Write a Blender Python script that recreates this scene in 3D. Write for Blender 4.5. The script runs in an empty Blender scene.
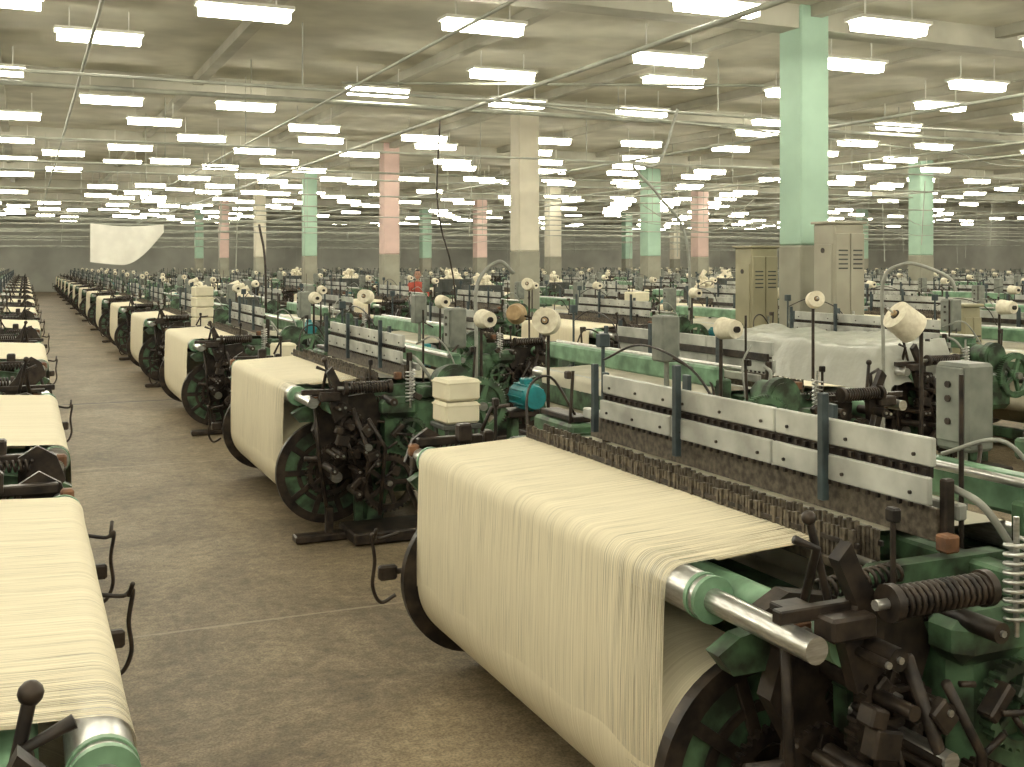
import bpy, bmesh, math, random
from mathutils import Vector, Matrix, noise
random.seed(7)
sc = bpy.context.scene
COL = sc.collection
sc.view_settings.view_transform = 'Standard'
sc.view_settings.look = 'None'
sc.view_settings.exposure = 0.0

# ------------------------------------------------------------------ materials
def new_mat(name):
    m = bpy.data.materials.new(name); m.use_nodes = True
    nt = m.node_tree
    return m, nt, nt.nodes["Principled BSDF"]

def mat(name, c1, c2=None, rough=.6, metal=0.0, scale=6.0, bump=0.0, detail=3, stretch=(1,1,1), r0=.35, r1=.7):
    m, nt, b = new_mat(name)
    if c2 is None: c2 = tuple(x*.7 for x in c1)
    tc = nt.nodes.new('ShaderNodeTexCoord'); mp = nt.nodes.new('ShaderNodeMapping')
    mp.inputs['Scale'].default_value = stretch
    nz = nt.nodes.new('ShaderNodeTexNoise'); nz.inputs['Scale'].default_value = scale; nz.inputs['Detail'].default_value = detail
    rp = nt.nodes.new('ShaderNodeValToRGB')
    rp.color_ramp.elements[0].position = r0; rp.color_ramp.elements[1].position = r1
    rp.color_ramp.elements[0].color = (*c2, 1); rp.color_ramp.elements[1].color = (*c1, 1)
    nt.links.new(tc.outputs['Object'], mp.inputs['Vector']); nt.links.new(mp.outputs[0], nz.inputs['Vector'])
    nt.links.new(nz.outputs[0], rp.inputs[0]); nt.links.new(rp.outputs[0], b.inputs['Base Color'])
    b.inputs['Roughness'].default_value = rough; b.inputs['Metallic'].default_value = metal
    if bump:
        bp = nt.nodes.new('ShaderNodeBump'); bp.inputs['Strength'].default_value = bump; bp.inputs['Distance'].default_value = .01
        nt.links.new(nz.outputs[0], bp.inputs['Height']); nt.links.new(bp.outputs[0], b.inputs['Normal'])
    return m

M = {}
M['green'] = mat('green_machine_paint', (.085,.165,.085), (.020,.026,.016), .5, 0, 9, 0, 6, (1,1,1), .38, .62)
M['lgreen'] = mat('light_green_paint', (.24,.42,.26), (.09,.17,.10), .45, 0, 8, 0, 6)
M['iron'] = mat('oily_dark_iron', (.060,.043,.031), (.012,.009,.008), .45, .3, 14, .2)
M['steel'] = mat('worn_steel', (.62,.62,.60), (.42,.41,.38), .28, .85, 20, 0, 3, (1,1,6))
M['alu'] = mat('pale_rail_paint', (.54,.55,.50), (.28,.28,.25), .45, .1, 5, 0, 6)
M['teal'] = mat('teal_motor_paint', (.02,.27,.29), (.01,.15,.17), .45, 0, 10)
M['rust'] = mat('orange_brown_box', (.24,.11,.045), (.09,.04,.02), .6, 0, 18)
M['grey'] = mat('grey_enamel', (.26,.27,.23), (.13,.14,.12), .5, 0, 8, 0, 5)
M['bluegrey'] = mat('blue_grey_steel', (.06,.085,.09), (.03,.04,.045), .45, .2, 12)
M['brown'] = mat('drop_wire_brown', (.17,.14,.10), (.055,.043,.032), .5, .3, 40)
M['cone'] = mat('yarn_cone', (.82,.77,.62), (.66,.6,.46), .9, 0, 30)
M['conebrown'] = mat('tan_yarn_cone', (.5,.36,.2), (.35,.24,.13), .9, 0, 30)
M['hose'] = mat('grey_hose', (.33,.34,.30), (.22,.22,.19), .5, 0, 10)

def yarn_mat(name, alpha):
    m, nt, b = new_mat(name)
    tc = nt.nodes.new('ShaderNodeTexCoord'); mp = nt.nodes.new('ShaderNodeMapping')
    mp.inputs['Scale'].default_value = (.5, 150, .5)
    nz = nt.nodes.new('ShaderNodeTexNoise'); nz.inputs['Scale'].default_value = 1.5; nz.inputs['Detail'].default_value = 3; nz.inputs['Roughness'].default_value=.7
    rp = nt.nodes.new('ShaderNodeValToRGB')
    e = rp.color_ramp.elements
    e[0].position=.25; e[1].position=.70
    e[0].color=(.54,.475,.325,1); e[1].color=(.77,.705,.53,1)
    nt.links.new(tc.outputs['Object'], mp.inputs['Vector']); nt.links.new(mp.outputs[0], nz.inputs['Vector'])
    nt.links.new(nz.outputs[0], rp.inputs[0]); nt.links.new(rp.outputs[0], b.inputs['Base Color'])
    b.inputs['Roughness'].default_value=.75
    if alpha:
        mp2 = nt.nodes.new('ShaderNodeMapping'); mp2.inputs['Scale'].default_value=(2.2, 260, 2.2)
        n2 = nt.nodes.new('ShaderNodeTexNoise'); n2.inputs['Scale'].default_value=1.3; n2.inputs['Detail'].default_value=2
        sp = nt.nodes.new('ShaderNodeSeparateXYZ'); mr = nt.nodes.new('ShaderNodeMapRange')
        mr.inputs['From Min'].default_value=-.97; mr.inputs['From Max'].default_value=-.50
        mr.inputs['To Min'].default_value=-.13; mr.inputs['To Max'].default_value=.05
        ad = nt.nodes.new('ShaderNodeMath'); ad.operation='ADD'
        nt.links.new(tc.outputs['Object'], sp.inputs[0]); nt.links.new(sp.outputs[1], mr.inputs['Value'])
        r2 = nt.nodes.new('ShaderNodeValToRGB')
        r2.color_ramp.elements[0].position=.34; r2.color_ramp.elements[1].position=.46
        r2.color_ramp.elements[0].color=(.35,.35,.35,1); r2.color_ramp.elements[1].color=(1,1,1,1)
        nt.links.new(tc.outputs['Object'], mp2.inputs['Vector']); nt.links.new(mp2.outputs[0], n2.inputs['Vector'])
        nt.links.new(n2.outputs[0], ad.inputs[0]); nt.links.new(mr.outputs[0], ad.inputs[1])
        nt.links.new(ad.outputs[0], r2.inputs[0]); nt.links.new(r2.outputs[0], b.inputs['Alpha'])
    return m
M['yarn'] = yarn_mat('wound_warp_yarn', False)
WARP_NEAR = yarn_mat('warp_sheet_threads', True)
WARP_FAR = M['yarn']
M['warp'] = WARP_NEAR
M['cloth'] = mat('raw_cotton_cloth', (.70,.66,.54), (.58,.54,.43), .9, 0, 5)
M['sheen'] = mat('dull_warp_in_reed', (.42,.41,.34), (.22,.215,.18), .45, 0, 2, 0, 5, (.5,60,.5))

# ------------------------------------------------------------------ mesh builder
class MB:
    def __init__(s): s.v=[]; s.f=[]; s.m=[]; s.sm=[]; s.mats=[]
    def mi(s, k):
        if k not in s.mats: s.mats.append(k)
        return s.mats.index(k)
    def add(s, vs, fs, k, smooth=False):
        o=len(s.v); s.v += [tuple(x) for x in vs]; i=s.mi(k)
        for f in fs:
            s.f.append([o+j for j in f]); s.m.append(i); s.sm.append(smooth)
    def box(s, c, d, k, b=.005, rot=None):
        hx,hy,hz = d[0]/2,d[1]/2,d[2]/2
        b=min(b, hx*.6,hy*.6,hz*.6); vs=[]; idx={}
        for sx in (-1,1):
            for sy in (-1,1):
                for sz in (-1,1):
                    for a in range(3):
                        p=[sx*(hx-b),sy*(hy-b),sz*(hz-b)]
                        p[a]=(sx*hx,sy*hy,sz*hz)[a]
                        idx[(sx,sy,sz,a)]=len(vs); vs.append(Vector(p))
        fs=[]
        for a in range(3):
            o=[0,1,2]; o.remove(a)
            for sg in (-1,1):
                q=[]
                for u,w in ((-1,-1),(1,-1),(1,1),(-1,1)):
                    t=[0,0,0]; t[a]=sg; t[o[0]]=u; t[o[1]]=w
                    q.append(idx[(*t,a)])
                fs.append(q)
            for u in (-1,1):
                for w in (-1,1):
                    t0=[0,0,0]; t1=[0,0,0]; t0[a]=-1; t1[a]=1
                    t0[o[0]]=t1[o[0]]=u; t0[o[1]]=t1[o[1]]=w
                    fs.append([idx[(*t0,o[0])],idx[(*t1,o[0])],idx[(*t1,o[1])],idx[(*t0,o[1])]])
        for sx in (-1,1):
            for sy in (-1,1):
                for sz in (-1,1): fs.append([idx[(sx,sy,sz,a)] for a in range(3)])
        c=Vector(c)
        if rot is not None: vs=[rot@v for v in vs]
        s.add([v+c for v in vs], fs, k)
    def sbox(s,c,d,k):
        x,y,z=c; a,b,e=d[0]/2,d[1]/2,d[2]/2
        vs=[(x+i*a,y+j*b,z+l*e) for i in(-1,1) for j in(-1,1) for l in(-1,1)]
        s.add(vs,[[0,1,3,2],[4,6,7,5],[0,4,5,1],[2,3,7,6],[0,2,6,4],[1,5,7,3]],k)
    def cyl(s,p0,p1,r0,k,r1=None,seg=16,caps=True,smooth=True):
        p0=Vector(p0);p1=Vector(p1); r1=r0 if r1 is None else r1
        d=(p1-p0).normalized(); u=d.orthogonal().normalized(); w=d.cross(u)
        vs=[]
        for p,r in((p0,r0),(p1,r1)):
            for i in range(seg):
                a=2*math.pi*i/seg; vs.append(p+(u*math.cos(a)+w*math.sin(a))*r)
        fs=[[i,(i+1)%seg,seg+(i+1)%seg,seg+i] for i in range(seg)]
        s.add(vs,fs,k,smooth)
        if caps: 
            s.add(vs[:seg],[list(range(seg))],k); s.add(vs[seg:],[list(range(seg))],k)
    def tube(s,pts,r,k,seg=8):
        pts=[Vector(p) for p in pts]; vs=[]; n=len(pts); u=None
        for i,p in enumerate(pts):
            t=(pts[min(i+1,n-1)]-pts[max(i-1,0)]).normalized()
            if u is None: u=t.orthogonal().normalized()
            else:
                u=(u-t*u.dot(t)); u = u.normalized() if u.length>1e-6 else t.orthogonal().normalized()
            w=t.cross(u)
            for j in range(seg):
                a=2*math.pi*j/seg; vs.append(p+(u*math.cos(a)+w*math.sin(a))*r)
        fs=[[i*seg+j,i*seg+(j+1)%seg,(i+1)*seg+(j+1)%seg,(i+1)*seg+j] for i in range(n-1) for j in range(seg)]
        fs+= [list(range(seg)), list(range((n-1)*seg,n*seg))]
        s.add(vs,fs,k,True)
    def curve(s,pts,r,k,seg=8,n=6):
        P=[Vector(p) for p in pts]; P=[P[0]*2-P[1]]+P+[P[-1]*2-P[-2]]; out=[]
        for i in range(1,len(P)-2):
            for j in range(n):
                t=j/n; a,b,c,d=P[i-1],P[i],P[i+1],P[i+2]
                out.append(.5*((2*b)+(c-a)*t+(2*a-5*b+4*c-d)*t*t+(3*b-a-3*c+d)*t**3))
        out.append(P[-2]); s.tube(out,r,k,seg)
    def helix(s,p0,p1,R,turns,r,k,seg=6):
        p0=Vector(p0);p1=Vector(p1);d=p1-p0;dn=d.normalized();u=dn.orthogonal().normalized();w=dn.cross(u)
        n=turns*10
        s.tube([p0+d*(i/n)+(u*math.cos(i*.6283)+w*math.sin(i*.6283))*R for i in range(n+1)],r,k,seg)
    def prism(s,pts,y0,y1,k,smooth=False):
        n=len(pts); vs=[(x,y0,z) for x,z in pts]+[(x,y1,z) for x,z in pts]
        s.add(vs,[list(range(n)),list(range(n,2*n))]+[[i,(i+1)%n,n+(i+1)%n,n+i] for i in range(n)],k,smooth)
    def ring(s,cx,cz,r0,r1,y0,y1,k,seg=40):
        vs=[]
        for r,y in((r0,y0),(r1,y0),(r1,y1),(r0,y1)):
            for i in range(seg):
                a=2*math.pi*i/seg; vs.append((cx+r*math.cos(a),y,cz+r*math.sin(a)))
        s.add(vs,[[q*seg+i,q*seg+(i+1)%seg,((q+1)%4)*seg+(i+1)%seg,((q+1)%4)*seg+i] for q in range(4) for i in range(seg)],k)
    def gear(s,cx,cz,R,y0,y1,k,teeth=24,hub=None):
        pts=[]
        for i in range(teeth):
            for f,r in((0,R*.92),(.2,R),(.5,R),(.7,R*.92)):
                a=2*math.pi*(i+f)/teeth; pts.append((cx+r*math.cos(a),cz+r*math.sin(a)))
        n=len(pts); ri=R*.74
        vs=[(x,y0,z) for x,z in pts]+[(x,y1,z) for x,z in pts]
        ins=[(cx+ri*math.cos(2*math.pi*i/n),cz+ri*math.sin(2*math.pi*i/n)) for i in range(n)]
        vs+=[(x,y0,z) for x,z in ins]+[(x,y1,z) for x,z in ins]
        fs=[]
        for i in range(n):
            j=(i+1)%n
            fs+=[[i,j,n+j,n+i],[2*n+i,2*n+j,3*n+j,3*n+i],[i,j,2*n+j,2*n+i],[n+i,n+j,3*n+j,3*n+i]]
        s.add(vs,fs,k)
        ym=(y0+y1)/2; 
        for i in range(5):
            a=2*math.pi*i/5; r=ri/2+.01
            s.box((cx+r*math.cos(a),ym,cz+r*math.sin(a)),(ri,(y1-y0)*.6,R*.16),k,.002,Matrix.Rotation(-a,3,'Y'))
        s.cyl((cx,y0-.01,cz),(cx,y1+.01,cz),R*.24,k,seg=14)
        s.cyl((cx,y0-.03,cz),(cx,y1+.01,cz),R*.1,'steel',seg=10)
    def sheet(s,prof,y0,y1,ny,k,wob=0.0):
        vs=[]; n=len(prof)
        for j in range(ny+1):
            y=y0+(y1-y0)*j/ny
            for x,z in prof:
                q=noise.noise(Vector((x*2,y*3,z*2)))*wob
                vs.append((x+q,y,z+q*.6))
        s.add(vs,[[j*n+i,j*n+i+1,(j+1)*n+i+1,(j+1)*n+i] for j in range(ny) for i in range(n-1)],k,True)
    def sphere(s,c,r,k,seg=12):
        vs=[];c=Vector(c);n=seg//2
        for i in range(n+1):
            p=math.pi*i/n
            for j in range(seg):
                a=2*math.pi*j/seg; vs.append(c+Vector((math.sin(p)*math.cos(a),math.sin(p)*math.sin(a),math.cos(p)))*r)
        s.add(vs,[[i*seg+j,i*seg+(j+1)%seg,(i+1)*seg+(j+1)%seg,(i+1)*seg+j] for i in range(n) for j in range(seg)],k,True)
    def mesh(s,name,off=(0,0,0),merge=False):
        me=bpy.data.meshes.new(name)
        me.from_pydata([(a-off[0],b-off[1],c-off[2]) for a,b,c in s.v],[],s.f)
        for k in s.mats: me.materials.append(M[k])
        me.polygons.foreach_set('material_index',s.m); me.polygons.foreach_set('use_smooth',s.sm)
        bm=bmesh.new(); bm.from_mesh(me)
        if merge: bmesh.ops.remove_doubles(bm,verts=bm.verts,dist=1e-5)
        bmesh.ops.recalc_face_normals(bm,faces=bm.faces); bm.to_mesh(me); bm.free()
        return me
    def obj(s,name,loc=(0,0,0),off=None):
        off = loc if off is None else off
        o=bpy.data.objects.new(name,s.mesh(name,off)); o.location=loc; COL.objects.link(o); return o

# ------------------------------------------------------------------ room
W0,W1,Y0r,Y1r,H = -14.0,60.0,-9.0,76.0,4.95
def room_box(name,c,d,k):
    b=MB(); b.sbox(c,d,k); return b.obj(name)

m,nt,b=new_mat('worn_concrete_floor'); M['floor']=m
tc=nt.nodes.new('ShaderNodeTexCoord')
def nzn(sc_,det,rough=.6,vec=None,dist=0):
    n=nt.nodes.new('ShaderNodeTexNoise'); n.inputs['Scale'].default_value=sc_; n.inputs['Detail'].default_value=det; n.inputs['Roughness'].default_value=rough
    n.inputs['Distortion'].default_value=dist
    nt.links.new(vec or tc.outputs['Object'],n.inputs['Vector']); return n
n1=nzn(.8,8,.75,None,.8); n2=nzn(16,6,.8); n3=nzn(85,2,.6); n4=nzn(1.9,8,.82,None,1.4)
rp=nt.nodes.new('ShaderNodeValToRGB'); rp.color_ramp.elements[0].position=.36; rp.color_ramp.elements[1].position=.66
rp.color_ramp.elements[0].color=(.175,.138,.088,1); rp.color_ramp.elements[1].color=(.36,.295,.20,1)
nt.links.new(n1.outputs[0],rp.inputs[0])
def mix(a,bb,fac,mode='MULTIPLY'):
    x=nt.nodes.new('ShaderNodeMix'); x.data_type='RGBA'; x.blend_type=mode
    if isinstance(fac,float): x.inputs[0].default_value=fac
    else: nt.links.new(fac,x.inputs[0])
    nt.links.new(a,x.inputs[6])
    if isinstance(bb,tuple): x.inputs[7].default_value=bb
    else: nt.links.new(bb,x.inputs[7])
    return x.outputs[2]
def ramp(src,p0,p1,c0,c1):
    r=nt.nodes.new('ShaderNodeValToRGB'); r.color_ramp.elements[0].position=p0; r.color_ramp.elements[1].position=p1
    r.color_ramp.elements[0].color=(*c0,1); r.color_ramp.elements[1].color=(*c1,1); nt.links.new(src,r.inputs[0]); return r.outputs[0]
c=mix(rp.outputs[0],ramp(n2.outputs[0],.36,.62,(.52,.49,.44),(1.15,1.13,1.1)),.85)
c=mix(c,ramp(n3.outputs[0],.35,.6,(.6,.58,.54),(1.15,1.15,1.15)),.85)
c=mix(c,ramp(n4.outputs[0],.30,.56,(.42,.37,.30),(1,1,1)),.75)
sp=nt.nodes.new('ShaderNodeSeparateXYZ'); nt.links.new(tc.outputs['Object'],sp.inputs[0])
def mth(op,a,bv=None):
    x=nt.nodes.new('ShaderNodeMath'); x.operation=op
    for i,q in enumerate((a,bv)):
        if q is None: continue
        if isinstance(q,(int,float)): x.inputs[i].default_value=q
        else: nt.links.new(q,x.inputs[i])
    return x.outputs[0]
wob=mth('MULTIPLY',n2.outputs[0],.03)
yy=mth('ADD',sp.outputs[1],wob)
fr=mth('FRACT',mth('DIVIDE',mth('SUBTRACT',yy,5.87-49.2),4.92))
line=mth('LESS_THAN',fr,.005)
c=mix(c,(.42,.36,.27,1),mth('MULTIPLY',line,.45),'MIX')
fr2=mth('FRACT',mth('DIVIDE',mth('SUBTRACT',yy,15.75-59.04),14.76))
c=mix(c,(.03,.025,.02,1),mth('MULTIPLY',mth('LESS_THAN',fr2,.006),.85),'MIX')
nt.links.new(c,b.inputs['Base Color']); b.inputs['Roughness'].default_value=.58
bp=nt.nodes.new('ShaderNodeBump'); bp.inputs['Strength'].default_value=.35; bp.inputs['Distance'].default_value=.01
nt.links.new(n2.outputs[0],bp.inputs['Height']); nt.links.new(bp.outputs[0],b.inputs['Normal'])

M['ceil']=mat('ceiling_plaster',(.62,.60,.50),(.44,.425,.35),.9,0,1.2)
M['beam']=mat('ceiling_beam_plaster',(.46,.445,.37),(.34,.33,.27),.9,0,1.5)
M['wallfar']=mat('dim_grey_wall',(.40,.40,.35),(.28,.28,.245),.9,0,.5)
xc=(W0+W1)/2; yc=(Y0r+Y1r)/2
room_box('floor',(xc,yc,-.1),(W1-W0,Y1r-Y0r,.2),'floor')
room_box('ceiling',(xc,yc,H+.1),(W1-W0,Y1r-Y0r,.2),'ceil')
room_box('wall_far',(xc,Y1r+.1,H/2),(W1-W0+.4,.2,H+.4),'wallfar')
room_box('wall_near',(xc,Y0r-.1,H/2),(W1-W0+.4,.2,H+.4),'wallfar')
room_box('wall_left',(W0-.1,yc,H/2),(.2,Y1r-Y0r,H+.4),'wallfar')
room_box('wall_right',(W1+.1,yc,H/2),(.2,Y1r-Y0r,H+.4),'wallfar')
bb=MB()
BY=(-5,2,10.7,18.8,27.2,35.9,44.3,53,61.1,69)
for y in BY:
    bb.sbox((xc,y,H-.14),(W1-W0,.35,.28),'beam')
for i in range(25):
    x=-12.4+i*3.0
    bb.sbox((x,yc,H-.07),(.16,Y1r-Y0r,.14),'beam')
bb.obj('ceiling_beams')

# ------------------------------------------------------------------ columns
cols={'green':(.38,.55,.43),'beige':(.68,.63,.51),'pink':(.66,.48,.43)}
for k,v in cols.items(): M['col_'+k]=mat('column_paint_'+k,v,tuple(x*.80 for x in v),.7,0,1.5,0,5)
M['collow']=mat('column_lower_grey',(.34,.33,.26),(.25,.24,.19),.8,0,2)
COLS=[]
def column(x,y,k,w=.58):
    COLS.append((x,y))
    b=MB()
    b.box((x,y,(2.1+H)/2),(w,w,H-2.1),'col_'+k,.02)
    b.box((x,y,1.05),(w+.012,w+.012,2.1),'collow',.02)
    b.box((x,y,.06),(w+.06,w+.06,.12),'collow',.02)
    b.obj('concrete_column',(x,y,0))
CX=8.585
for y,k in ((10.7,'green'),(18.8,'beige'),(27.2,'pink'),(35.9,'green'),(44.3,'beige'),(53.0,'pink'),(61.1,'green')): column(CX,y,k,.42)
for x,y,k in ((18.785,38.5,'beige'),(18.785,31.2,'green'),(18.785,46,'pink'),(18.785,53.4,'green'),(23.885,36,'pink'),(23.885,24.5,'green'),(34.085,59.4,'green'),(39.2,62,'beige'),(44.3,50,'green')): column(x,y,k,.5)

# ------------------------------------------------------------------ fluorescent lamps
m,nt,b=new_mat('lamp_glow'); M['glow']=m
b.inputs['Base Color'].default_value=(1,1,1,1); b.inputs['Emission Color'].default_value=(1,.95,.78,1); b.inputs['Emission Strength'].default_value=33
M['lampbody']=mat('lamp_housing',(.7,.69,.62),(.6,.6,.54),.6)
L=MB(); row=0; y=-7.5
while y<74:
    x=-12.74+(1.25 if row%2 else 0)
    while x<59:
        dist=math.hypot(x,y)
        drop=.16+min(.34,max(0,(dist-34)/60))
        if random.random()>drop:
            z=4.42+random.uniform(-.07,.05)
            xx=x+random.uniform(-.25,.25); y2=y+random.uniform(-.4,.4)
            if not any(abs(xx-a)<.85 and abs(y2-q)<.5 for a,q in COLS):
                top=H-.285 if min(abs(y2-q) for q in BY)<.25 else H-.145
                hl=.45
                L.sbox((xx,y2,z+.085),(hl*2+.06,.28,.035),'lampbody')
                v=[(xx+i*hl,y2+j*w_,z+l) for i in(-1,1) for j,w_,l in((-1,.10,.065),(-1,.075,-.035),(1,.075,-.035),(1,.10,.065))]
                L.add(v,[[0,1,5,4],[1,2,6,5],[2,3,7,6],[0,1,2,3],[4,5,6,7]],'glow')
                for e in(-.32,.32): L.sbox((xx+e,y2,(z+.10+top)/2),(.014,.014,top-z-.10),'lampbody')
        x+=2.5
    y+=2.35; row+=1
L.obj('fluorescent_lamps',(0,0,0))

# ------------------------------------------------------------------ overhead pipes
M['pipe']=mat('overhead_pipe_paint',(.42,.43,.36),(.26,.27,.23),.5,0,3)
P=MB(); e=.06
for y,z,r in ((15.9,4.25,.035),(13.2,4.0,.02),(17.4,3.7,.018),(20.2,3.6,.02),(22.5,3.3,.016),(24.6,3.8,.02),(26.1,3.0,.016),(29.4,3.4,.02),(31,2.9,.018),(32.5,3.1,.018),(34.0,2.8,.016),(36.8,3.6,.02),(38.5,3.3,.02),(41.6,3.0,.022),(44.9,3.5,.022),(47,3.2,.022),(50,2.9,.022),(53.6,3.6,.025),(56,3.1,.025),(60,2.7,.025),(63,3.5,.03),(66,3.1,.03),(69.5,3.7,.03),(71,2.8,.03)):
    P.cyl((W0+e,y,z),(W1-e,y+random.uniform(-.2,.2),z+random.uniform(-.05,.05)),r,'pipe',seg=8)
    x=W0+3+random.random()*3
    while x<W1:
        P.cyl((x,y,z),(x,y,H-.15),.008,'pipe',seg=5); x+=6
for x,z,r in ((-3.2,3.9,.02),(.6,4.2,.02),(3.4,3.9,.016),(5.8,4.1,.03),(10.9,3.9,.025),(13.6,3.5,.02),(16,4.0,.02),(21.2,3.7,.025),(26.3,3.9,.02),(31.4,3.6,.02),(36.5,3.8,.02),(46.7,3.8,.02)):
    P.cyl((x,Y0r+e,z),(x+.1,Y1r-e,z),r,'pipe',seg=8)
P.cyl((9.2,12.3,4.3),(4.2,15.6,4.5),.02,'pipe',seg=8)
P.cyl((6,13.6,4.05),(24,19.0,4.2),.018,'pipe',seg=8); P.cyl((9,24.0,3.5),(30,27.0,3.9),.018,'pipe',seg=8)
for i in range(60):
    k=random.randint(-1,8); x=random.choice((3.485,6.05))+5.1*k; y=random.uniform(15,66)
    z0=random.uniform(1.7,2.6); P.cyl((x,y,z0),(x+random.uniform(-.1,.1),y,random.uniform(3.2,4.1)),.010,'pipe',seg=5)
for i in range(40):
    x=random.uniform(-2,40); y=random.uniform(14,55); z=random.uniform(2.9,4.1); ln=random.uniform(2,7); dy=random.uniform(-2,2); sg=random.uniform(.1,.5)
    P.curve([(x,y,z),(x+ln*.33,y+dy*.33,z-sg),(x+ln*.66,y+dy*.66,z-sg),(x+ln,y+dy,z+random.uniform(-.3,.3))],.010,'pipe',5,4)
P.obj('overhead_pipes',(0,0,0))

# ------------------------------------------------------------------ the loom
def build_loom():
    b=MB()
    A,B=2.62,4.86       # warp-beam flange positions
    prof=[(2.12,0),(2.30,0),(2.34,.25),(2.45,.38),(2.63,.38),(2.76,.25),(2.80,0),(3.0,0),(3.0,.6),(3.1,.74),(3.1,.93),
          (2.78,.97),(2.70,1.03),(2.22,1.03),(2.12,.96),(1.74,.90),(1.67,.86),(1.72,.80),(1.98,.80),(2.10,.70)]
    for y in(2.46,4.99):
        b.prism(prof,y-.03,y+.03,'green')
        rim=[(2.18,.1),(2.2,.7),(2.3,.9),(2.65,.92),(2.9,.85),(2.92,.1)]
        b.tube([(x,y-.035,z) for x,z in rim],.014,'green',6)
        for x in(2.21,2.9): b.box((x,y,.03),(.24,.16,.06),'green',.01)
    for y in(2.52,4.95):
        b.box((2.03,y,.42),(.2,.05,.1),'iron',.01); b.cyl((1.96,y-.04,.42),(1.96,y+.04,.42),.07,'iron')
    b.box((2.5,3.72,.5),(.12,2.5,.14),'green',.01); b.box((2.9,3.72,.16),(.08,2.5,.1),'green',.01)
    b.box((2.22,3.72,.80),(.10,2.5,.12),'green',.01)
    b.box((3.02,3.72,.84),(.12,2.56,.16),'green',.012)
    # warp beam
    b.cyl((1.96,2.35,.42),(1.96,5.06,.42),.04,'steel')
    b.cyl((1.96,A+.03,.42),(1.96,B-.03,.42),.30,'yarn',seg=56)
    for y in(A,B):
        s=-1 if y==A else 1
        b.ring(1.96,.42,.305,.365,y-.022,y+.022,'iron',56)
        b.cyl((1.96,y-.006,.42),(1.96,y+.006,.42),.32,'green' if s<0 else 'iron',seg=48)
        b.ring(1.96,.42,.19,.22,y-.018,y+.018,'iron',40)
        for i in range(10):
            a=2*math.pi*i/10
            b.box((1.96+.2*math.cos(a),y+s*.010,.42+.2*math.sin(a)),(.24,.022,.040),'iron',.003,Matrix.Rotation(-a,3,'Y'))
        b.cyl((1.96,y-.04,.42),(1.96,y+.04,.42),.095,'iron',seg=20)
    b.gear(1.96,.42,.17,2.545,2.57,'iron',36)
    # back-rest roller
    b.cyl((1.74,2.56,.965),(1.74,4.90,.965),.062,'steel',seg=28)
    for y in(2.60,2.56,4.88): b.ring(1.74,.965,.03,.066,y-.008,y+.008,'lgreen',28)
    b.cyl((1.74,2.12,.965),(1.74,5.10,.965),.034,'steel',seg=18)
    b.cyl((1.90,2.2,.93),(1.90,4.95,.93),.055,'lgreen',seg=18)
    # warp sheet
    pr=[(1.662,.40),(1.660,.50),(1.661,.62),(1.664,.75),(1.668,.86),(1.672,.95)]
    for i in range(1,7):
        a=math.pi-(math.pi/2-.08)*i/6
        pr.append((1.74+.067*math.cos(a),.965+.067*math.sin(a)))
    pr+= [(1.85,1.036),(2.0,1.044),(2.12,1.05),(2.215,1.056)]
    b.sheet(pr,A+.075,B-.02,50,'warp',.004)
    b.sheet([(1.87,1.02),(2.0,1.03),(2.21,1.04)],A+.1,B-.04,8,'yarn')
    b.sheet([(2.215,1.056),(2.30,1.056),(2.40,1.05),(2.50,1.045)],A+.1,B-.05,20,'sheen',.003)
    # drop wires
    for x,zt in((2.22,1.12),(2.31,1.12)):
        b.box((x,3.72,1.0),(.03,2.4,.03),'brown',.003)
        b.box((x,3.72,1.07),(.012,2.4,.016),'iron',.002)
        y=A-.08
        while y<B-.02:
            b.sbox((x+random.uniform(-.004,.004),y,1.055+random.uniform(-.006,.006)),(.012,.011,.11),'brown'); y+=.0185
    b.cyl((2.26,2.5,1.02),(2.26,4.98,1.02),.012,'steel',seg=8)
    # heald rails (double pale rail)
    for z0,z1,x in((1.285,1.372,2.49),(1.17,1.255,2.475)):
        for ya,yb in((2.50,3.25),(3.262,3.93),(3.942,4.55)):
            b.box((x,(ya+yb)/2,(z0+z1)/2),(.022,yb-ya,z1-z0),'alu',.004)
            for yy in(ya+.07,(ya+yb)/2,yb-.07): b.cyl((x-.018,yy,z0+.03),(x,yy,z0+.03),.006,'iron',seg=8)
    b.box((2.505,3.55,1.27),(.02,2.05,.05),'iron',.003)
    b.box((2.505,3.6,1.11),(.02,2.2,.10),'brown',.003)
    for i in range(44):
        b.sbox((2.484,2.53+i*.0465,1.268),(.012,.014,.016),'iron')
        b.sbox((2.47,2.53+i*.0465,1.162),(.012,.010,.014),'iron')
    for y,zt in((2.96,1.46),(3.87,1.475),(4.58,1.42)):
        b.box((2.455,y,(1.10+zt)/2),(.028,.030,zt-1.10),'bluegrey',.003)
        b.box((2.55,y+.07,(1.15+zt-.05)/2),(.02,.045,zt-.2-1.0),'bluegrey',.003)
    for y in(2.49,4.6): b.box((2.53,y,1.12),(.04,.03,.26),'iron',.006)
    # reed & sley, woven cloth, breast roller, cloth roll
    b.box((2.60,3.72,1.14),(.04,2.45,.05),'alu',.006); b.box((2.60,3.72,.98),(.09,2.9,.08),'green',.01)
    b.sheet([(2.50,1.045),(2.6,1.04),(2.8,1.03),(3.02,1.03),(3.07,1.01),(3.085,.97),(3.07,.8),(3.0,.55)],A+.1,B-.08,12,'cloth',.004)
    b.cyl((3.03,2.5,.98),(3.03,4.98,.98),.045,'steel',seg=18)
    b.cyl((2.93,2.55,.5),(2.93,4.93,.5),.10,'cloth',seg=26); b.cyl((2.93,2.48,.5),(2.93,4.97,.5),.025,'steel')
    b.box((2.90,3.75,1.16),(.08,2.5,.13),'lgreen',.015)
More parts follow.
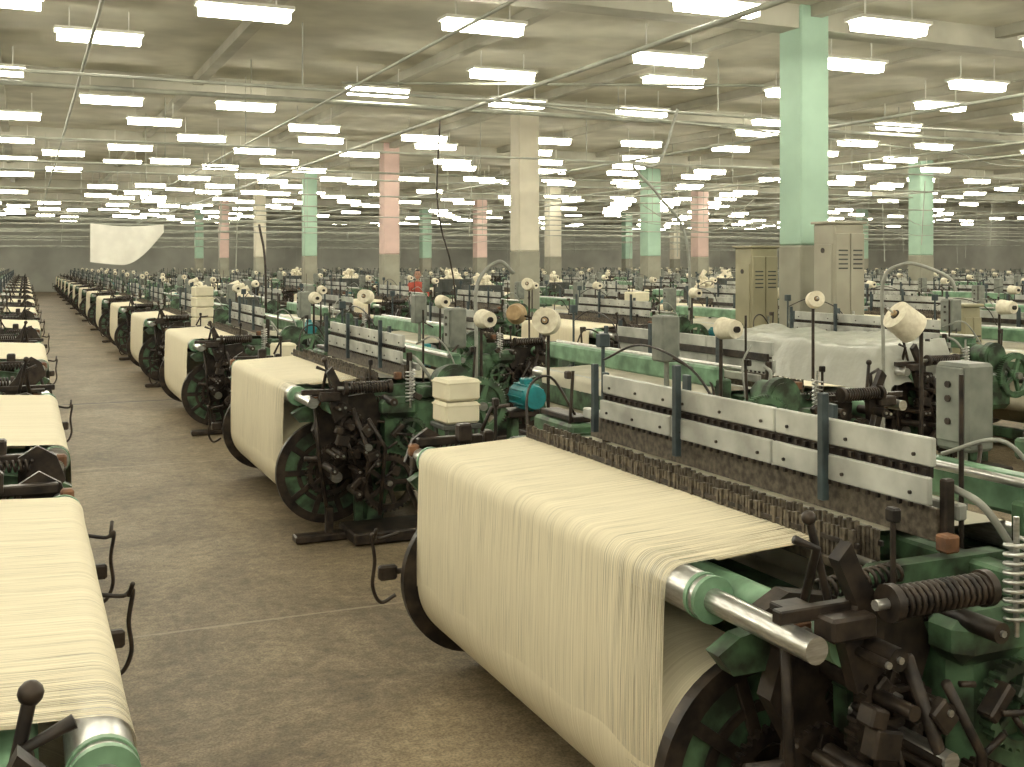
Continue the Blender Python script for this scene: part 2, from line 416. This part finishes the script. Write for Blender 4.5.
    b.cyl((2.80,2.4,1.22),(2.80,5.05,1.22),.016,'steel',seg=8)
    for y in(2.5,5.0): b.box((2.88,y,1.06),(.10,.06,.18),'green',.01)
    # far-end shuttle box + picking gear
    b.box((2.62,5.22,1.02),(.16,.46,.10),'green',.015); b.box((2.62,5.22,1.09),(.10,.40,.03),'iron',.005)
    b.box((2.45,5.13,.75),(.22,.16,.35),'green',.03); b.cyl((2.3,5.05,.72),(2.3,5.12,.72),.12,'iron',seg=22)
    b.cyl((2.62,5.2,.1),(2.62,5.3,1.0),.02,'iron',seg=8)
    b.box((1.80,5.04,.93),(.2,.06,.07),'iron',.008); b.box((1.72,5.06,.99),(.05,.05,.06),'rust',.01)
    # levers and let-off arms on the far frame
    b.box((1.92,5.10,1.02),(.34,.05,.04),'iron',.006); b.box((1.98,5.06,1.06),(.07,.07,.09),'iron',.01)
    b.prism([(1.70,.92),(1.74,1.03),(1.82,1.08),(1.9,1.03),(1.86,.94),(1.95,.80),(1.84,.78)],5.13,5.16,'iron')
    b.helix((1.84,5.18,1.0),(2.12,5.18,1.0),.024,11,.006,'iron'); b.box((2.14,5.15,1.0),(.05,.08,.1),'iron',.008)
    b.tube([(1.76,5.12,.95),(1.72,5.14,.8),(1.80,5.14,.62)],.013,'iron'); b.tube([(2.1,5.12,1.05),(2.16,5.14,1.16),(2.26,5.14,1.17)],.010,'iron')
    b.gear(1.93,.72,.11,5.06,5.09,'iron',24)
    b.curve([(1.62,4.97,.62),(1.52,4.98,.60),(1.485,4.98,.62),(1.50,4.98,.50),(1.49,4.98,.38),(1.53,4.98,.30),(1.60,4.97,.33)],.009,'iron')
    b.box((1.56,4.97,.44),(.09,.04,.07),'iron',.01); b.tube([(1.5,4.98,.6),(1.49,4.92,.66)],.009,'iron')
    b.tube([(1.58,4.97,.44),(1.8,4.97,.44),(1.96,4.97,.42)],.014,'iron')
    b.box((2.0,5.03,.62),(.1,.08,.5),'iron',.02)
    # ---------------- drive end (near)
    b.box((2.55,2.30,.62),(.56,.22,.62),'green',.05)
    b.box((2.36,2.22,.90),(.26,.16,.14),'green',.04)
    b.box((2.75,2.16,.75),(.3,.22,.30),'green',.05)
    b.box((2.45,2.25,.05),(.9,.4,.08),'iron',.012)
    b.box((1.84,2.33,.03),(.36,.12,.05),'iron',.01); b.box((1.9,2.33,.13),(.05,.06,.2),'iron',.006)
    b.gear(2.10,.66,.15,2.23,2.27,'iron',28); b.gear(2.02,.80,.09,2.17,2.21,'iron',20)
    b.gear(2.26,.40,.20,2.12,2.16,'iron',40); b.gear(1.95,.56,.10,2.36,2.40,'iron',22)
    b.gear(2.42,.72,.12,2.12,2.16,'green',26)
    b.prism([(1.78,.98),(1.86,1.02),(2.02,.99),(2.06,.86),(1.98,.72),(2.05,.55),(1.98,.40),(1.86,.44),(1.88,.60),(1.80,.74),(1.84,.86)],2.38,2.44,'iron')
    b.prism([(2.02,.98),(2.2,1.0),(2.26,.86),(2.16,.6),(2.2,.3),(2.08,.25),(2.04,.6)],2.28,2.33,'iron')
    b.prism([(1.84,1.16),(1.88,1.20),(1.93,1.10),(1.99,1.03),(1.98,.88),(1.90,.82),(1.86,.95),(1.90,1.04)],2.16,2.20,'iron')
    b.box((1.98,2.20,1.03),(.60,.035,.035),'iron',.004); b.box((1.86,2.16,1.0),(.14,.08,.06),'iron',.008)
    b.cyl((2.27,2.10,1.06),(1.90,2.10,1.06),.014,'steel',seg=8)
    b.helix((2.25,2.10,1.06),(1.97,2.10,1.06),.035,14,.0075,'iron')
    for x in(1.95,2.26): b.cyl((x-.012,2.10,1.06),(x+.012,2.10,1.06),.047,'iron',seg=18)
    b.cyl((1.92,2.27,.95),(1.865,2.30,1.22),.011,'iron',seg=8); b.sphere((1.862,2.302,1.235),.020,'iron')
    b.tube([(1.84,2.3,1.0),(1.87,2.28,1.16),(1.80,2.28,1.19)],.012,'iron')
    b.box((1.79,2.26,.965),(.06,.055,.06),'rust',.006); b.cyl((1.79,2.22,.965),(1.79,2.23,.965),.02,'steel',seg=10)
    b.box((1.79,2.28,1.02),(.09,.07,.02),'iron',.004)
    b.box((2.40,2.36,1.10),(.05,.05,.05),'rust',.006)
    b.helix((2.42,2.14,.94),(2.42,2.14,1.16),.030,9,.006,'steel'); b.cyl((2.42,2.14,.9),(2.42,2.14,1.22),.008,'steel',seg=8)
    b.helix((2.05,2.32,.94),(2.30,2.32,.94),.028,11,.006,'iron'); b.helix((2.0,2.42,1.0),(2.28,2.42,1.02),.026,12,.006,'iron')
    b.tube([(2.0,2.10,.92),(2.12,2.08,.6),(2.05,2.10,.3)],.018,'iron'); b.tube([(2.1,2.07,.85),(2.22,2.07,.65),(2.18,2.07,.2)],.014,'iron')
    b.tube([(1.8,2.32,.95),(1.83,2.34,.6),(1.9,2.32,.1)],.015,'iron'); b.tube([(1.75,2.42,.55),(2.2,2.40,.52)],.018,'iron')
    b.cyl((1.98,2.05,.80),(1.98,2.4,.80),.02,'iron',seg=10); b.cyl((2.10,2.05,.66),(2.10,2.4,.66),.025,'steel',seg=10)
    for i in range(30):
        x=random.uniform(1.88,2.5); z=random.uniform(.3,1.0); y=random.uniform(2.07,2.32)
        b.box((x,y,z),(random.uniform(.03,.11),random.uniform(.03,.06),random.uniform(.02,.09)),random.choice(['iron','iron','iron','iron','green']),.006,Matrix.Rotation(random.uniform(-1,1),3,'Y'))
    for i in range(14):
        x=random.uniform(1.85,2.45); z=random.uniform(.3,.98)
        b.cyl((x,2.06,z),(x,2.3,z),random.uniform(.010,.032),random.choice(['iron','iron','iron']),seg=12)
        b.cyl((x,2.052,z),(x,2.06,z),.009,'steel',seg=8)
    for i in range(8):
        x=random.uniform(1.88,2.4); z=random.uniform(.35,.9); y=random.uniform(2.05,2.12)
        b.tube([(x,y,z),(x+random.uniform(-.15,.15),y,z+random.uniform(-.2,.2))],.009,'iron',6)
    # pulleys, motor
    b.gear(2.90,.90,.20,2.02,2.07,'green',60); b.cyl((2.9,1.98,.9),(2.9,2.3,.9),.03,'steel')
    b.ring(2.72,1.06,.09,.13,2.09,2.15,'green',28); b.cyl((2.72,2.08,1.06),(2.72,2.3,1.06),.10,'green',seg=24)
    mx=3.26
    b.cyl((mx,1.94,.95),(mx,2.18,.95),.088,'teal',seg=28); b.cyl((mx,1.90,.95),(mx,1.94,.95),.078,'teal',r1=.088,seg=28)
    for i in range(12):
        a=2*math.pi*i/12; b.box((mx+.09*math.cos(a),2.06,.95+.09*math.sin(a)),(.02,.22,.008),'teal',.001,Matrix.Rotation(-a,3,'Y'))
    b.box((mx,2.06,1.05),(.07,.09,.05),'teal',.008); b.box((mx-.04,2.1,.83),(.24,.22,.05),'iron',.01); b.box((mx-.08,2.12,.4),(.06,.1,.8),'green',.01)
    # control box on its post
    b.cyl((3.04,2.92,.9),(3.04,2.92,1.25),.018,'grey',seg=10); b.box((3.05,2.92,1.39),(.13,.15,.31),'grey',.012)
    b.box((2.979,2.92,1.40),(.012,.12,.26),'grey',.004)
    for z in(1.47,1.42,1.34): b.cyl((2.965,2.92,z),(2.975,2.92,z),.012,'iron',seg=10)
    b.curve([(2.56,2.50,1.22),(2.58,2.40,1.18),(2.66,2.36,1.05),(2.80,2.34,.85),(2.86,2.36,.7)],.012,'hose')
    b.curve([(3.04,2.84,1.26),(2.9,2.7,1.16),(2.96,2.5,1.1),(3.0,2.4,.95)],.008,'iron')
    b.curve([(2.62,2.6,1.3),(2.7,2.45,1.36),(2.8,2.4,1.25),(2.85,2.3,1.05)],.007,'hose',6)
    b.curve([(2.3,5.0,1.0),(2.35,5.1,1.25),(2.5,5.15,1.3),(2.62,5.1,1.1)],.007,'iron',6)
    for x,y,h in((2.2,2.36,1.22),(2.55,5.05,1.34),(2.15,5.06,1.22),(2.9,2.2,1.3)):
        b.cyl((x,y,.9),(x+random.uniform(-.04,.04),y,h),.009,'iron',seg=6); b.box((x,y,h-.02),(.03,.04,.04),'iron',.006)
    # weft cone on a stand
    b.cyl((3.02,2.32,.9),(3.02,2.32,1.52),.012,'iron',seg=8); b.cyl((3.02,2.32,1.49),(3.02,2.22,1.49),.008,'steel',seg=8)
    b.cyl((3.02,2.30,1.49),(3.02,2.16,1.49),.07,'cone',r1=.055,seg=26); b.cyl((3.02,2.16,1.49),(3.02,2.14,1.49),.02,'iron',seg=12)
    b.cyl((2.7,4.95,.9),(2.7,4.95,1.50),.010,'bluegrey',seg=8); b.box((2.7,4.95,1.5),(.06,.05,.07),'bluegrey',.006)
    b.curve([(2.7,4.95,1.4),(2.72,4.6,1.5),(2.74,4.2,1.42),(2.78,4.0,1.22)],.006,'iron',6)
    b.cyl((2.66,2.56,1.0),(2.66,2.56,1.55),.008,'iron',seg=8)
    return b
CEN=(2.35,3.65,0)
lb=build_loom()
loom_me=lb.mesh('power_loom',CEN)
loom_far=loom_me.copy(); loom_far.materials[lb.mats.index('warp')]=WARP_FAR
def place_loom(x,y,mir=False,near=False,flip=False):
    o=bpy.data.objects.new('power_loom',loom_me if near else loom_far); COL.objects.link(o)
    o.location=(x,y,0)
    if flip: o.rotation_euler=(0,0,math.pi)
    elif mir: o.scale=(-1,1,1)
    return o
PX,PY=5.1,5.05
MIR=6.97
n=0
for k in range(0,10):
    for j in range(0,14):
        y=3.65+PY*j
        yA=y+((k*1.3)%2.2)-1.0 if k>1 else y
        if yA+1.6<75: place_loom(2.35+PX*k,yA,near=(k==0 and j<2)); n+=1
        yB=y-1.65 if k%2==0 else y-.6
        if yB+1.7<75: place_loom(MIR-2.35+PX*k,yB,True); n+=1
XL=MIR-2.35-PX
place_loom(XL,-1.85,True); place_loom(XL,3.2,True,near=True)
for j in range(13):
    place_loom(XL,6.85+PY*j,flip=True)
for j in range(0,14):
    place_loom(2.35-PX,3.65+PY*j)
    place_loom(MIR-2.35-2*PX,3.65+PY*j,True)

# ------------------------------------------------------------------ yarn cone stands
def cone_stand(x,y,z=1.46,r=.10,brown=True,ax=(-.5,-.8,.1)):
    b=MB()
    b.cyl((x,y,.02),(x,y,z+.02),.013,'iron',seg=8)
    for i in range(3):
        a=2.1*i; b.tube([(x,y,.12),(x+.16*math.cos(a),y+.16*math.sin(a),.012)],.012,'iron',6)
    a=Vector(ax).normalized(); p=Vector((x,y,z))
    b.cyl(p,p+a*.3,.007,'steel',seg=8)
    b.cyl(p+a*.07,p+a*.075,r,'cone',seg=30); b.cyl(p+a*.075,p+a*.23,r,'cone',r1=r*.93,seg=30)
    b.cyl(p+a*.23,p+a*.236,r*.3,'iron',seg=16); b.cyl(p+a*.23,p+a*.25,r*.2,'conebrown',seg=16)
    if brown:
        q=p+Vector((-.12,.30,.05)); b.cyl(p,q,.008,'iron',seg=6); b.cyl(q,q+a*.15,r*.8,'conebrown',r1=r*.55,seg=24)
    b.obj('yarn_cone_stand',(x,y,0))
cone_stand(3.50,7.25,1.46,.10)
cone_stand(5.15,5.28,1.44,.105,False,(-.7,.1,.5))
cone_stand(5.95,7.3,1.58,.07,False)
cone_stand(3.55,12.0,1.5,.08,False); cone_stand(6.0,13.0,1.6,.08,False)

# ------------------------------------------------------------------ stacks of yarn boxes
M['paper']=mat('cream_paper_box',(.74,.69,.52),(.62,.57,.42),.85,0,5)
M['table']=mat('trolley_iron',(.08,.085,.075),(.04,.045,.04),.6,.2,8)
def stack(x,y,z0,w,h,nb,rot=.1):
    b=MB(); hh=h/nb
    for dx in(-1,1):
        for dy in(-1,1): b.cyl((x+dx*w*.42,y+dy*w*.42,0),(x+dx*w*.42,y+dy*w*.42,z0-.02),.014,'table',seg=8)
    b.box((x,y,z0-.015),(w*1.1,w*1.1,.03),'table',.005); b.box((x,y,z0*.4),(w*.9,w*.9,.02),'table',.004)
    for i in range(nb):
        R=Matrix.Rotation(rot+random.uniform(-.08,.08),3,'Z')
        b.box((x,y,z0+hh*(i+.5)),(w,w,hh-.008),'paper',.015,R)
        b.box((x,y,z0+hh*(i+.82)),(w+.006,w+.006,.012),'paper',.003,R)
    b.obj('yarn_box_stack',(x,y,0))
stack(2.46,6.42,.90,.23,.28,2)
stack(2.35,16.4,.95,.26,.60,4)
stack(2.46,11.45,.9,.22,.16,1); stack(8.55,14.6,1.0,.28,.45,3)

def bobbin_heap(x,y,w=.8,h=1.15):
    b=MB()
    for dx in(-1,1):
        for dy in(-1,1): b.cyl((x+dx*w/2,y+dy*w*.4,0),(x+dx*w/2,y+dy*w*.4,h),.016,'table',seg=6)
    b.box((x,y,h-.3),(w,w*.8,.04),'table',.01)
    for s in(-1,1):
        b.box((x+s*w/2,y,h-.12),(.02,w*.8,.3),'table',.004); b.box((x,y+s*w*.4,h-.12),(w,.02,.3),'table',.004)
    for i in range(70):
        r=random.random()**.5; a=random.random()*6.28
        px=x+r*math.cos(a)*w*.42; py=y+r*math.sin(a)*w*.33; pz=h-.15+(1-r)*.55*random.uniform(.3,1)
        d=Vector((random.uniform(-1,1),random.uniform(-1,1),random.uniform(-.4,.4))).normalized()*.09
        b.cyl(Vector((px,py,pz))-d,Vector((px,py,pz))+d,.055,'cone',r1=.035,seg=10)
    b.obj('bobbin_trolley',(x,y,0))
for x,y,h in((8.58,20.9,1.4),(8.58,22.6,1.5),(3.48,25.5,1.3),(13.7,20.5,1.3),(13.7,28,1.3),(8.6,38,1.4),(18.78,27,1.4),(3.48,20.0,1.25),(8.58,31,1.4),(13.7,36,1.4)): bobbin_heap(x,y,.66,h)

# ------------------------------------------------------------------ electrical cabinets
M['cabgrey']=mat('cabinet_grey_paint',(.38,.36,.28),(.29,.27,.21),.5,0,2)
M['cabtan']=mat('cabinet_tan_paint',(.36,.33,.21),(.26,.24,.15),.5,0,2)
def cabinet(x,y,w,d,h,k):
    b=MB()
    b.box((x,y,.05),(w*.95,d*.95,.1),'table',.01); b.box((x,y,.1+(h-.1)/2),(w,d,h-.1),k,.015)
    b.box((x,y,h+.012),(w+.05,d+.05,.03),k,.008)
    for s in(-1,1):
        b.box((x+s*w*.245,y-d/2-.008,.12+(h-.2)/2),(w*.46,.02,h-.26),k,.006)
        for i in range(5): b.box((x+s*w*.245,y-d/2-.02,h-.3-i*.05),(w*.3,.01,.015),'table',.002)
    b.box((x+.03,y-d/2-.03,h*.55),(.02,.03,.14),'steel',.004)
    b.box((x-w/2-.006,y,h*.55),(.014,d*.8,h*.7),k,.004)
    b.cyl((x-w/2-.02,y,h-.3),(x-w/2-.01,y,h-.3),.03,'iron',seg=12)
    b.obj('electrical_cabinet',(x,y,0))
cabinet(8.43,9.9,.42,.36,2.33,'cabgrey')
cabinet(8.55,11.6,.40,.36,2.08,'cabtan')
cabinet(8.75,8.4,.24,.24,1.45,'cabtan')

# ------------------------------------------------------------------ hanging cloth
M['hang']=mat('white_hanging_cloth',(.86,.84,.76),(.74,.72,.65),.9,0,3)
def hanging(name,p0,p1,drop,sk):
    b=MB(); n=24; p0=Vector(p0);p1=Vector(p1); vs=[]
    for i in range(n+1):
        t=i/n; top=p0.lerp(p1,t); top.z-= .06*math.sin(math.pi*t)
        dd=drop*(1-sk*max(0,(t-.45)/.55)**1.6)
        for j in range(13):
            u=j/12; q=top.copy(); q.z-=dd*u; q.y+=.05*math.sin(t*14+u*2)*u; vs.append(q)
    b.add(vs,[[i*13+j,i*13+j+1,(i+1)*13+j+1,(i+1)*13+j] for i in range(n) for j in range(12)],'hang',True)
    a=p0-(p1-p0)*.6; c=p1+(p1-p0)*.8
    b.tube([a,p0,p1,c],.008,'pipe',6)
    for q in(a,c): b.cyl(q,(q.x,q.y,H-.15),.006,'pipe',seg=5)
    b.obj(name,(p0.x,p0.y,0))
hanging('hanging_cloth',(1.35,26.6,2.78),(2.9,26.2,2.76),.88,.8)

# ------------------------------------------------------------------ plastic cover on a loom
m,nt,b_=new_mat('crumpled_plastic'); M['plastic']=m
b_.inputs['Base Color'].default_value=(.32,.325,.28,1); b_.inputs['Roughness'].default_value=.3
tc2=nt.nodes.new('ShaderNodeTexCoord'); nz=nt.nodes.new('ShaderNodeTexNoise'); nz.inputs['Scale'].default_value=5; nz.inputs['Detail'].default_value=3
bp=nt.nodes.new('ShaderNodeBump'); bp.inputs['Strength'].default_value=.5; bp.inputs['Distance'].default_value=.04
nt.links.new(tc2.outputs['Object'],nz.inputs['Vector']); nt.links.new(nz.outputs[0],bp.inputs['Height']); nt.links.new(bp.outputs[0],b_.inputs['Normal'])
b=MB(); vs=[]; nx,ny=30,60
for j in range(ny+1):
    for i in range(nx+1):
        u=i/nx; v=j/ny; x=6.60+u*.88; y=7.25+v*2.75
        z=1.13+.04*noise.noise(Vector((x*3,y*3,0)))+.02*noise.noise(Vector((x*10,y*10,3)))+.08*u
        if u<.18: z-=(1-u/.18)**1.2*.45; x-=.02*(1-u/.18)
        if v<.05: z-=(1-v/.05)*.3
        if v>.95: z-=((v-.95)/.05)*.3
        vs.append((x,y,z))
b.add(vs,[[j*(nx+1)+i,j*(nx+1)+i+1,(j+1)*(nx+1)+i+1,(j+1)*(nx+1)+i] for j in range(ny) for i in range(nx)],'plastic',True)
b.obj('plastic_cover_sheet',(7.0,8.6,0))

# ------------------------------------------------------------------ goose-neck air hoses and leaning rods
def hose(name,pts,r,k='hose'):
    b=MB(); b.curve(pts,r,k,8,8); b.obj(name,pts[0])
hose('air_hose',[(6.1,6.65,0),(6.1,6.65,1.2),(6.1,6.65,1.75),(6.2,6.55,1.88),(6.3,6.45,1.87),(6.42,6.30,1.78),(6.45,6.26,1.68)],.014)
hose('air_hose',[(3.6,8.9,0),(3.6,8.9,1.2),(3.65,9.0,1.7),(3.85,9.0,1.9),(4.0,9.0,1.8)],.018)
hose('air_hose',[(6.08,15.9,0),(6.08,15.9,1.3),(6.0,15.9,1.9),(5.85,15.95,2.5),(5.8,15.95,3.1),(5.85,15.95,4.1)],.014,'iron')
hose('air_hose',[(8.3,12.8,0),(8.3,12.8,2.1),(7.9,12.9,2.8),(7.5,12.9,3.2),(7.9,12.9,3.25),(8.2,12.9,4.0)],.02)
hose('air_hose',[(3.5,17.6,0),(3.5,17.6,1.8),(3.42,17.7,2.5)],.02,'iron')

# ------------------------------------------------------------------ worker
M['skin']=mat('worker_skin',(.42,.25,.17),(.36,.2,.13),.6); M['shirt']=mat('red_brown_shirt',(.46,.09,.06),(.32,.06,.04),.85,0,12)
M['trouser']=mat('dark_trousers',(.04,.045,.06),(.03,.03,.04),.9); M['hair']=mat('black_hair',(.012,.011,.01),(.006,.006,.006),.5,0,60); M['shoe']=mat('black_shoe',(.02,.02,.02),(.01,.01,.01),.5)
M['eye']=mat('eye_dark',(.02,.015,.01),(.01,.01,.01),.3)
def skin_obj(name,V,E,Rr,root=0,lv=2):
    me=bpy.data.meshes.new(name); me.from_pydata(V,E,[]); o=bpy.data.objects.new(name,me); COL.objects.link(o)
    s=o.modifiers.new('s','SKIN')
    for i,r in enumerate(Rr):
        me.skin_vertices[0].data[i].radius=(r if isinstance(r,tuple) else (r,r)); me.skin_vertices[0].data[i].use_root=(i==root)
    q=o.modifiers.new('u','SUBSURF'); q.levels=lv; q.render_levels=lv
    bpy.context.view_layer.update()
    dg=bpy.context.evaluated_depsgraph_get(); m2=bpy.data.meshes.new_from_object(o.evaluated_get(dg))
    bpy.data.objects.remove(o); o=bpy.data.objects.new(name,m2); COL.objects.link(o)
    for p in m2.polygons: p.use_smooth=True
    return o
def worker(loc,rz):
    root=bpy.data.objects.new('textile_worker',None); COL.objects.link(root)
    V=[(0,0,.92),(0,0,1.06),(.02,0,1.22),(.03,0,1.36),(.04,0,1.43),(.055,0,1.50),
       (.03,.17,1.37),(.10,.24,1.12),(.32,.20,1.05),(.03,-.17,1.37),(.10,-.24,1.12),(.32,-.20,1.06),
       (0,.09,.86),(.02,.10,.48),(0,.10,.10),(.12,.11,.04),(0,-.09,.86),(-.03,-.10,.48),(-.06,-.10,.10),(.06,-.11,.04)]
    E=[(0,1),(1,2),(2,3),(3,4),(4,5),(3,6),(6,7),(7,8),(3,9),(9,10),(10,11),(0,12),(12,13),(13,14),(14,15),(0,16),(16,17),(17,18),(18,19)]
    R=[(.11,.15),(.10,.135),(.115,.16),(.10,.15),(.055,.06),(.05,.052),.062,.046,.030,.062,.046,.030,.095,.06,.042,.04,.095,.06,.042,.04]
    body=skin_obj('body',V,E,R,0)
    for k in('shirt','trouser','skin','shoe'): body.data.materials.append(M[k])
    for p in body.data.polygons:
        c=p.center
        p.material_index = 3 if c.z<.09 else 1 if c.z<.94 and abs(c.y)<.22 and c.x<.2 else 2 if (c.z>1.44 and abs(c.y)<.1) or (c.x>.22 and c.z<1.2) else 0
    body.parent=root
    bm=bmesh.new(); bmesh.ops.create_uvsphere(bm,u_segments=28,v_segments=20,radius=1)
    for v in bm.verts:
        x,y,z=v.co; y*=.075*(1-.18*max(0,-z)); z2=z*.115; x2=x*.095
        if x>0: 
            x2*=.92
            if abs(y)<.014 and -.35<z<.15: x2+=.020*(1-abs(y)/.014)*(.5-z)
            if z<-.6: x2+=.015
            if .0<z<.25 and .02<abs(y)<.05: x2-=.008
        v.co=(x2+.07,y,z2+1.60)
    me=bpy.data.meshes.new('head'); bm.to_mesh(me); bm.free(); me.materials.append(M['skin'])
    for p in me.polygons:p.use_smooth=True
    h=bpy.data.objects.new('head',me); COL.objects.link(h); h.parent=root
    f=MB()
    for s in(-1,1):
        f.sphere((.147,s*.03,1.605),.010,'eye',10); f.sphere((.06,s*.077,1.59),.018,'skin',10)
        f.tube([(.153,s*.018,1.625),(.150,s*.042,1.627)],.004,'hair',6)
    f.tube([(.150,-.022,1.545),(.157,0,1.547),(.150,.022,1.545)],.005,'shirt',6)
    o=f.obj('face_features'); o.parent=root
    bm=bmesh.new(); bmesh.ops.create_uvsphere(bm,u_segments=28,v_segments=18,radius=1)
    bmesh.ops.delete(bm,geom=[v for v in bm.verts if (v.co.z<-.45) or (v.co.x>.35 and v.co.z<.55)],context='VERTS')
    for v in bm.verts: v.co=(v.co.x*.104+.062,v.co.y*.085,v.co.z*.125+1.607)
    me=bpy.data.meshes.new('hair'); bm.to_mesh(me); bm.free(); me.materials.append(M['hair'])
    for p in me.polygons:p.use_smooth=True
    h=bpy.data.objects.new('hair',me); COL.objects.link(h); h.parent=root
    for s in(-1,1):
        bx,by,bz=.32,s*.20,1.055
        V=[(bx,by,bz),(bx+.05,by,bz),(bx+.09,by,bz-.005)]; E=[(0,1),(1,2)]; R=[(.02,.024),(.014,.036),(.012,.036)]
        for q,ln in enumerate((.062,.075,.070,.055)):
            yy=by+(q-1.5)*.019; i=len(V)
            V+=[(bx+.095,yy,bz-.004),(bx+.095+ln*.5,yy,bz-.012),(bx+.095+ln*.85,yy,bz-.035)]; E+=[(2,i),(i,i+1),(i+1,i+2)]; R+=[.009,.008,.007]
        i=len(V); V+=[(bx+.05,by-s*.04,bz-.01),(bx+.085,by-s*.058,bz-.03)]; E+=[(1,i),(i,i+1)]; R+=[.011,.008]
        hd=skin_obj('hand',V,E,R,0,1); hd.data.materials.append(M['skin']); hd.parent=root
    root.location=loc; root.rotation_euler=(0,0,rz)
worker((8.46,24.6,0),math.radians(250))

# ------------------------------------------------------------------ camera / world
w=bpy.data.worlds.new('World'); sc.world=w; w.use_nodes=True
w.node_tree.nodes['Background'].inputs[0].default_value=(.02,.02,.02,1)
cam=bpy.data.cameras.new('Camera'); co=bpy.data.objects.new('Camera',cam); COL.objects.link(co)
co.location=(0,0,1.9); co.rotation_euler=(math.radians(90),0,-math.radians(23.88))
cam.sensor_fit='HORIZONTAL'; cam.sensor_width=36; cam.lens=1100/1024*36; cam.shift_y=-(383.5-262)/1024
cam.clip_start=.05; cam.clip_end=300
sc.camera=co
print('looms',n,'verts',len(lb.v))
